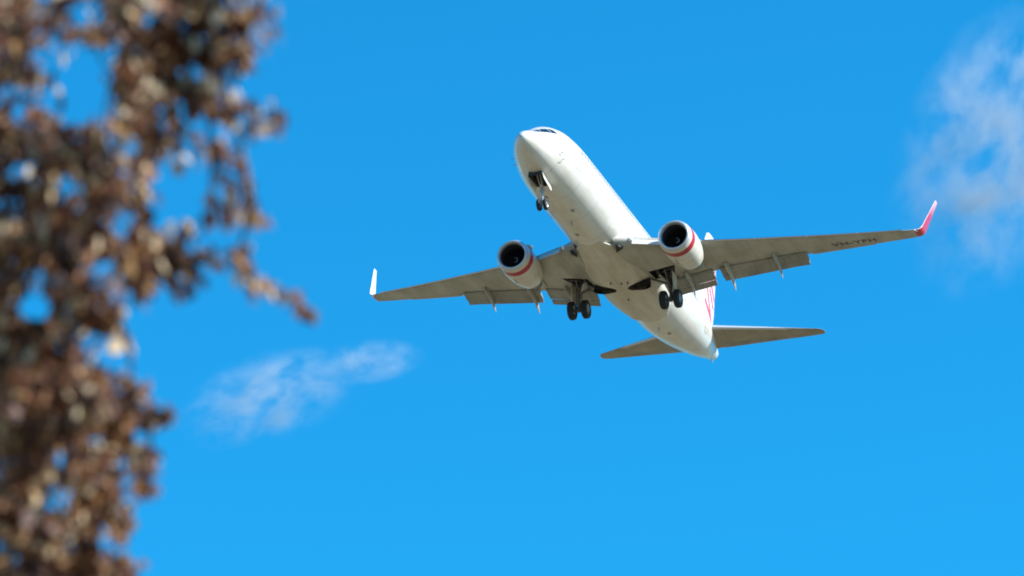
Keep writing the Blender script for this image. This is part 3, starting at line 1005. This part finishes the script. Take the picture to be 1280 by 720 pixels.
for m_ in leaf_m:                       # thin dead leaves let some light through
    t_ = m_.node_tree; b = t_.nodes['Principled BSDF']
    tl = t_.nodes.new('ShaderNodeBsdfTranslucent'); tl.inputs[0].default_value = b.inputs['Base Color'].default_value
    ms = t_.nodes.new('ShaderNodeMixShader'); ms.inputs[0].default_value = .40
    t_.links.new(b.outputs[0], ms.inputs[1]); t_.links.new(tl.outputs[0], ms.inputs[2])
    t_.links.new(ms.outputs[0], t_.nodes['Material Output'].inputs[0])

def bez(p0, p1, sag=0.0, n=7, wob=.06):
    p0 = np.array(p0, float); p1 = np.array(p1, float)
    L_ = np.linalg.norm(p1 - p0)
    P = []
    a, b, c_ = rng.normal(0, wob, 3) * L_, rng.normal(0, wob, 3) * L_, 0
    for k in range(n + 1):
        t = k / n
        q = p0 * (1 - t) + p1 * t + a * math.sin(PI * t) + b * math.sin(2 * PI * t) * .5
        q[2] += sag * L_ * math.sin(PI * t)
        P.append(q)
    return P

tb = np.array(trunk_base)
fork = tb + np.array([.15, .1, 2.6])
top = tb + np.array([-.1, .3, 7.6])
g = Geo()
tr = [tb + np.array([0, 0, -.3]), tb + np.array([.02, 0, .3]), tb + np.array([.1, .05, 1.4]), fork, tb + np.array([.12, .15, 4.2]), tb + np.array([-.05, .2, 6.0]), top]
lo = lambda pts: [np.array(p) - tb for p in pts]
g.add(*path_tube(lo(tr), [.20, .16, .13, .12, .085, .05, .012], 12))
trunk = g.build('trunk', [M['bark']], tree)

# anchors of leaf sprays inside the picture: (px, py, radius px, leaves)
SPR = []
def dense(x0, x1, y0, y1, n, r=30, cnt=26):
    for _ in range(n):
        SPR.append((rng.uniform(x0, x1), rng.uniform(y0, y1), r * rng.uniform(.7, 1.2), cnt))
dense(-60, 70, -40, 760, 75)
dense(40, 130, 130, 740, 26)
dense(50, 130, -30, 60, 5); dense(130, 315, -40, 30, 16, 26); dense(180, 310, 0, 70, 13, 22, 18); dense(130, 200, 20, 120, 7, 22, 18); dense(140, 250, 60, 120, 7, 22, 16); dense(215, 265, 60, 160, 5, 20, 14)
dense(0, 110, 130, 330, 14); dense(100, 215, 120, 220, 7, 24, 18); dense(100, 200, 210, 330, 9, 26, 18); dense(150, 245, 295, 350, 7, 24, 20)
dense(0, 130, 320, 520, 16); dense(90, 150, 380, 520, 6, 26, 22); dense(90, 175, 470, 550, 8, 24, 22)
dense(0, 130, 520, 740, 16); dense(100, 170, 540, 620, 5, 22, 18); dense(80, 150, 620, 740, 7, 26, 24); dense(170, 195, 500, 600, 3, 14, 8)
for _ in range(30):
    SPR.append((rng.uniform(140, 325), rng.uniform(50, 345), rng.uniform(16, 30), 5))
# separate sprigs that stick out against the sky
for q in [(352, 142, 9, 4), (318, 152, 10, 4), (345, 155, 7, 3), (300, 200, 9, 4), (310, 228, 9, 5), (314, 250, 10, 5), (298, 262, 8, 4), (264, 245, 10, 5), (262, 268, 11, 6), (285, 130, 12, 4),
          (300, 312, 9, 5), (305, 335, 11, 6), (325, 352, 11, 7), (345, 362, 8, 4), (368, 368, 10, 6), (378, 382, 7, 4), (240, 325, 15, 10), (225, 352, 14, 8), (208, 512, 9, 5), (192, 520, 12, 8),
          (182, 575, 9, 5), (188, 602, 8, 3), (160, 425, 9, 3), (210, 300, 15, 8), (180, 250, 16, 8), (230, 100, 14, 7), (170, 150, 15, 8), (270, 45, 15, 8)]:
    SPR.append(q)
HOLES = [(100, 100, 46, 52), (62, 60, 26, 22), (25, 212, 22, 15), (92, 240, 20, 26), (45, 384, 26, 20), (160, 180, 18, 15), (72, 625, 20, 26), (40, 345, 14, 12), (120, 545, 10, 10), (105, 20, 26, 16), (205, 250, 20, 50), (185, 20, 14, 14), (10, 690, 14, 18), (130, 330, 14, 10), (150, 275, 18, 14), (118, 440, 18, 26), (130, 670, 12, 18)]
def hole_factor(px, py):
    for hx, hy, a, b in HOLES:
        if ((px - hx) / (a + 3)) ** 2 + ((py - hy) / (b + 3)) ** 2 < 1: return .06
    return 1.0

leafV = []; leafF = []; leafM = []
def add_leaf(pos, size):
    """curled dead leaf hanging from pos: two rows of quads folded along the midrib"""
    ax = np.array([rng.normal(0, .45), rng.normal(0, .45), -1 + rng.normal(0, .35)]); ax /= np.linalg.norm(ax)
    sd = rng.normal(0, 1, 3); sd -= ax * sd.dot(ax); sd /= np.linalg.norm(sd)
    nr = np.cross(ax, sd)
    fold = rng.uniform(.15, .9); curl = rng.uniform(-.5, .9)
    w = size * rng.uniform(.20, .46)
    n0 = len(leafV)
    for t, ww in ((0, .10), (.22, .82), (.5, 1.0), (.78, .62), (1.0, .04)):
        c_ = pos + ax * size * t + nr * curl * size * t * t * .6
        dn = nr * math.sin(fold) * w * ww; ds = sd * math.cos(fold) * w * ww
        leafV.append(c_ - ds + dn); leafV.append(c_); leafV.append(c_ + ds + dn)
    mi = int(rng.choice(len(leaf_cols), p=leaf_w))
    for k in range(4):
        a = n0 + 3 * k
        leafF.append((a, a + 1, a + 4, a + 3)); leafF.append((a + 1, a + 2, a + 5, a + 4)); leafM.extend((mi, mi))

# limbs
limbs = []
gl = []
def limb(p0, p1, r0, r1, sag=.05):
    P = bez(p0, p1, sag, 9)
    rs = [r0 + (r1 - r0) * k / 9 for k in range(10)]
    gg = Geo(); gg.add(*path_tube(lo(P), rs, 8)); gg.build('branch', [M['bark']], tree)
    limbs.append(P)
zs = [W(0, py, D0)[2] for py in (0, 180, 360, 540, 720)]
limb(tr[4], W(60, 40, 13.2), .06, .008)
limb(tb + np.array([.1, .12, 3.6]), W(50, 330, 13.3), .05, .007)
limb(fork, W(20, 530, 13.4), .045, .006)
limb(fork + np.array([0, 0, -.4]), W(20, 690, 13.3), .045, .006, .02)
limb(tr[4] + np.array([0, .02, .5]), W(10, 190, 13.4), .045, .007)
for k in range(12):                              # the rest of the crown, outside the picture
    a = rng.uniform(0, 2 * PI); h = rng.uniform(2.8, 6.6)
    base = np.array([tb[0] + .08, tb[1] + .12, h]); rr = rng.uniform(1.3, 2.2) * math.sqrt(max(.2, 1 - ((h - 5) / 4) ** 2))
    tip = base + np.array([math.cos(a) * rr, math.sin(a) * rr, rng.uniform(.3, 1.1)])
    if tip[0] > -1.7: tip[0] = -1.7 - rng.uniform(0, .5)
    limb(base, tip, .05, .012)
allP = np.array([p for P in limbs for p in P[3:]])

twigs = Geo()
def twig(p0, p1, r0=.007):
    P = bez(p0, p1, -.05, 4, .08)
    twigs.add(*path_tube(lo(P), [r0, r0 * .85, r0 * .7, r0 * .6, r0 * .4], 4))
    return P
NET = allP.copy()
for (px, py, r, cnt) in sorted(SPR, key=lambda q: q[0]):
    d = D0 + (rng.uniform(-.35, .55) if px < 200 else rng.uniform(-.06, .06))
    c_ = W(px, py, d)
    j = np.argmin(((NET - c_) ** 2).sum(1))
    if 330 > px: twig(NET[j], c_, .0055)
    NET = np.vstack([NET, c_])
    R_m = r / F_PX * d
    for k in range(int(cnt * (2.3 if px < 210 else 1.5))):
        off = rng.normal(0, .55, 3) * R_m
        q = c_ + off
        v_ = q - np.array(CAM)
        cv = R_W.T @ v_
        ppx, ppy = 640 + F_PX * cv[0] / cv[2], 360 + F_PX * cv[1] / cv[2]
        if rng.uniform() > hole_factor(ppx, ppy + 8): continue
        add_leaf(q, rng.uniform(.020, .056))
# branch sticks of the sprigs that reach out to the right
for pts_ in ([(250, 20), (270, 70), (285, 120), (320, 148), (352, 140)], [(280, 110), (300, 180), (312, 230), (310, 265), (298, 320), (320, 350), (350, 362), (380, 384)],
             [(255, 60), (262, 160), (265, 215), (263, 270)], [(130, 300), (180, 315), (225, 325), (245, 345)], [(100, 500), (150, 505), (190, 515), (212, 512)], [(130, 380), (150, 400), (162, 440), (165, 480)], [(190, 520), (186, 560), (188, 605)]):
    P = [W(a, b, D0) for a, b in pts_]
    twigs.add(*path_tube(lo(P), [.008 - .004 * k / (len(P) - 1) for k in range(len(P))], 5))
# the crown beyond the frame
for _ in range(2100):
    if rng.uniform() < .3:
        P = limbs[rng.integers(0, len(limbs))]
        c_ = P[rng.integers(3, len(P))] + rng.normal(0, .33, 3)
    else:
        q_ = rng.normal(0, 1, 3); q_ /= np.linalg.norm(q_); q_ *= rng.uniform(.25, 1) ** .5
        c_ = np.array([tb[0] + .35, tb[1] + .05, 5.9]) + q_ * np.array([1.75, 1.5, 2.35])
    p0 = allP[np.argmin(((allP - c_) ** 2).sum(1))]
    if c_[0] > -1.45 * c_[1] / 13.0: continue
    if np.linalg.norm(p0 - c_) < .6: twig(p0, c_)
    for k in range(24):
        add_leaf(c_ + rng.normal(0, .09, 3), rng.uniform(.03, .06))
twigs.build('twigs', [M['bark']], tree)
V_ = np.array(leafV) - tb
me = bpy.data.meshes.new('crown')
me.from_pydata(V_.tolist(), [], leafF)
for m_ in leaf_m: me.materials.append(m_)
me.polygons.foreach_set('material_index', np.array(leafM, dtype=np.int32))
me.update()
crown = bpy.data.objects.new('crown', me); C.objects.link(crown); crown.parent = tree
print('leaves', len(leafM) // 2)
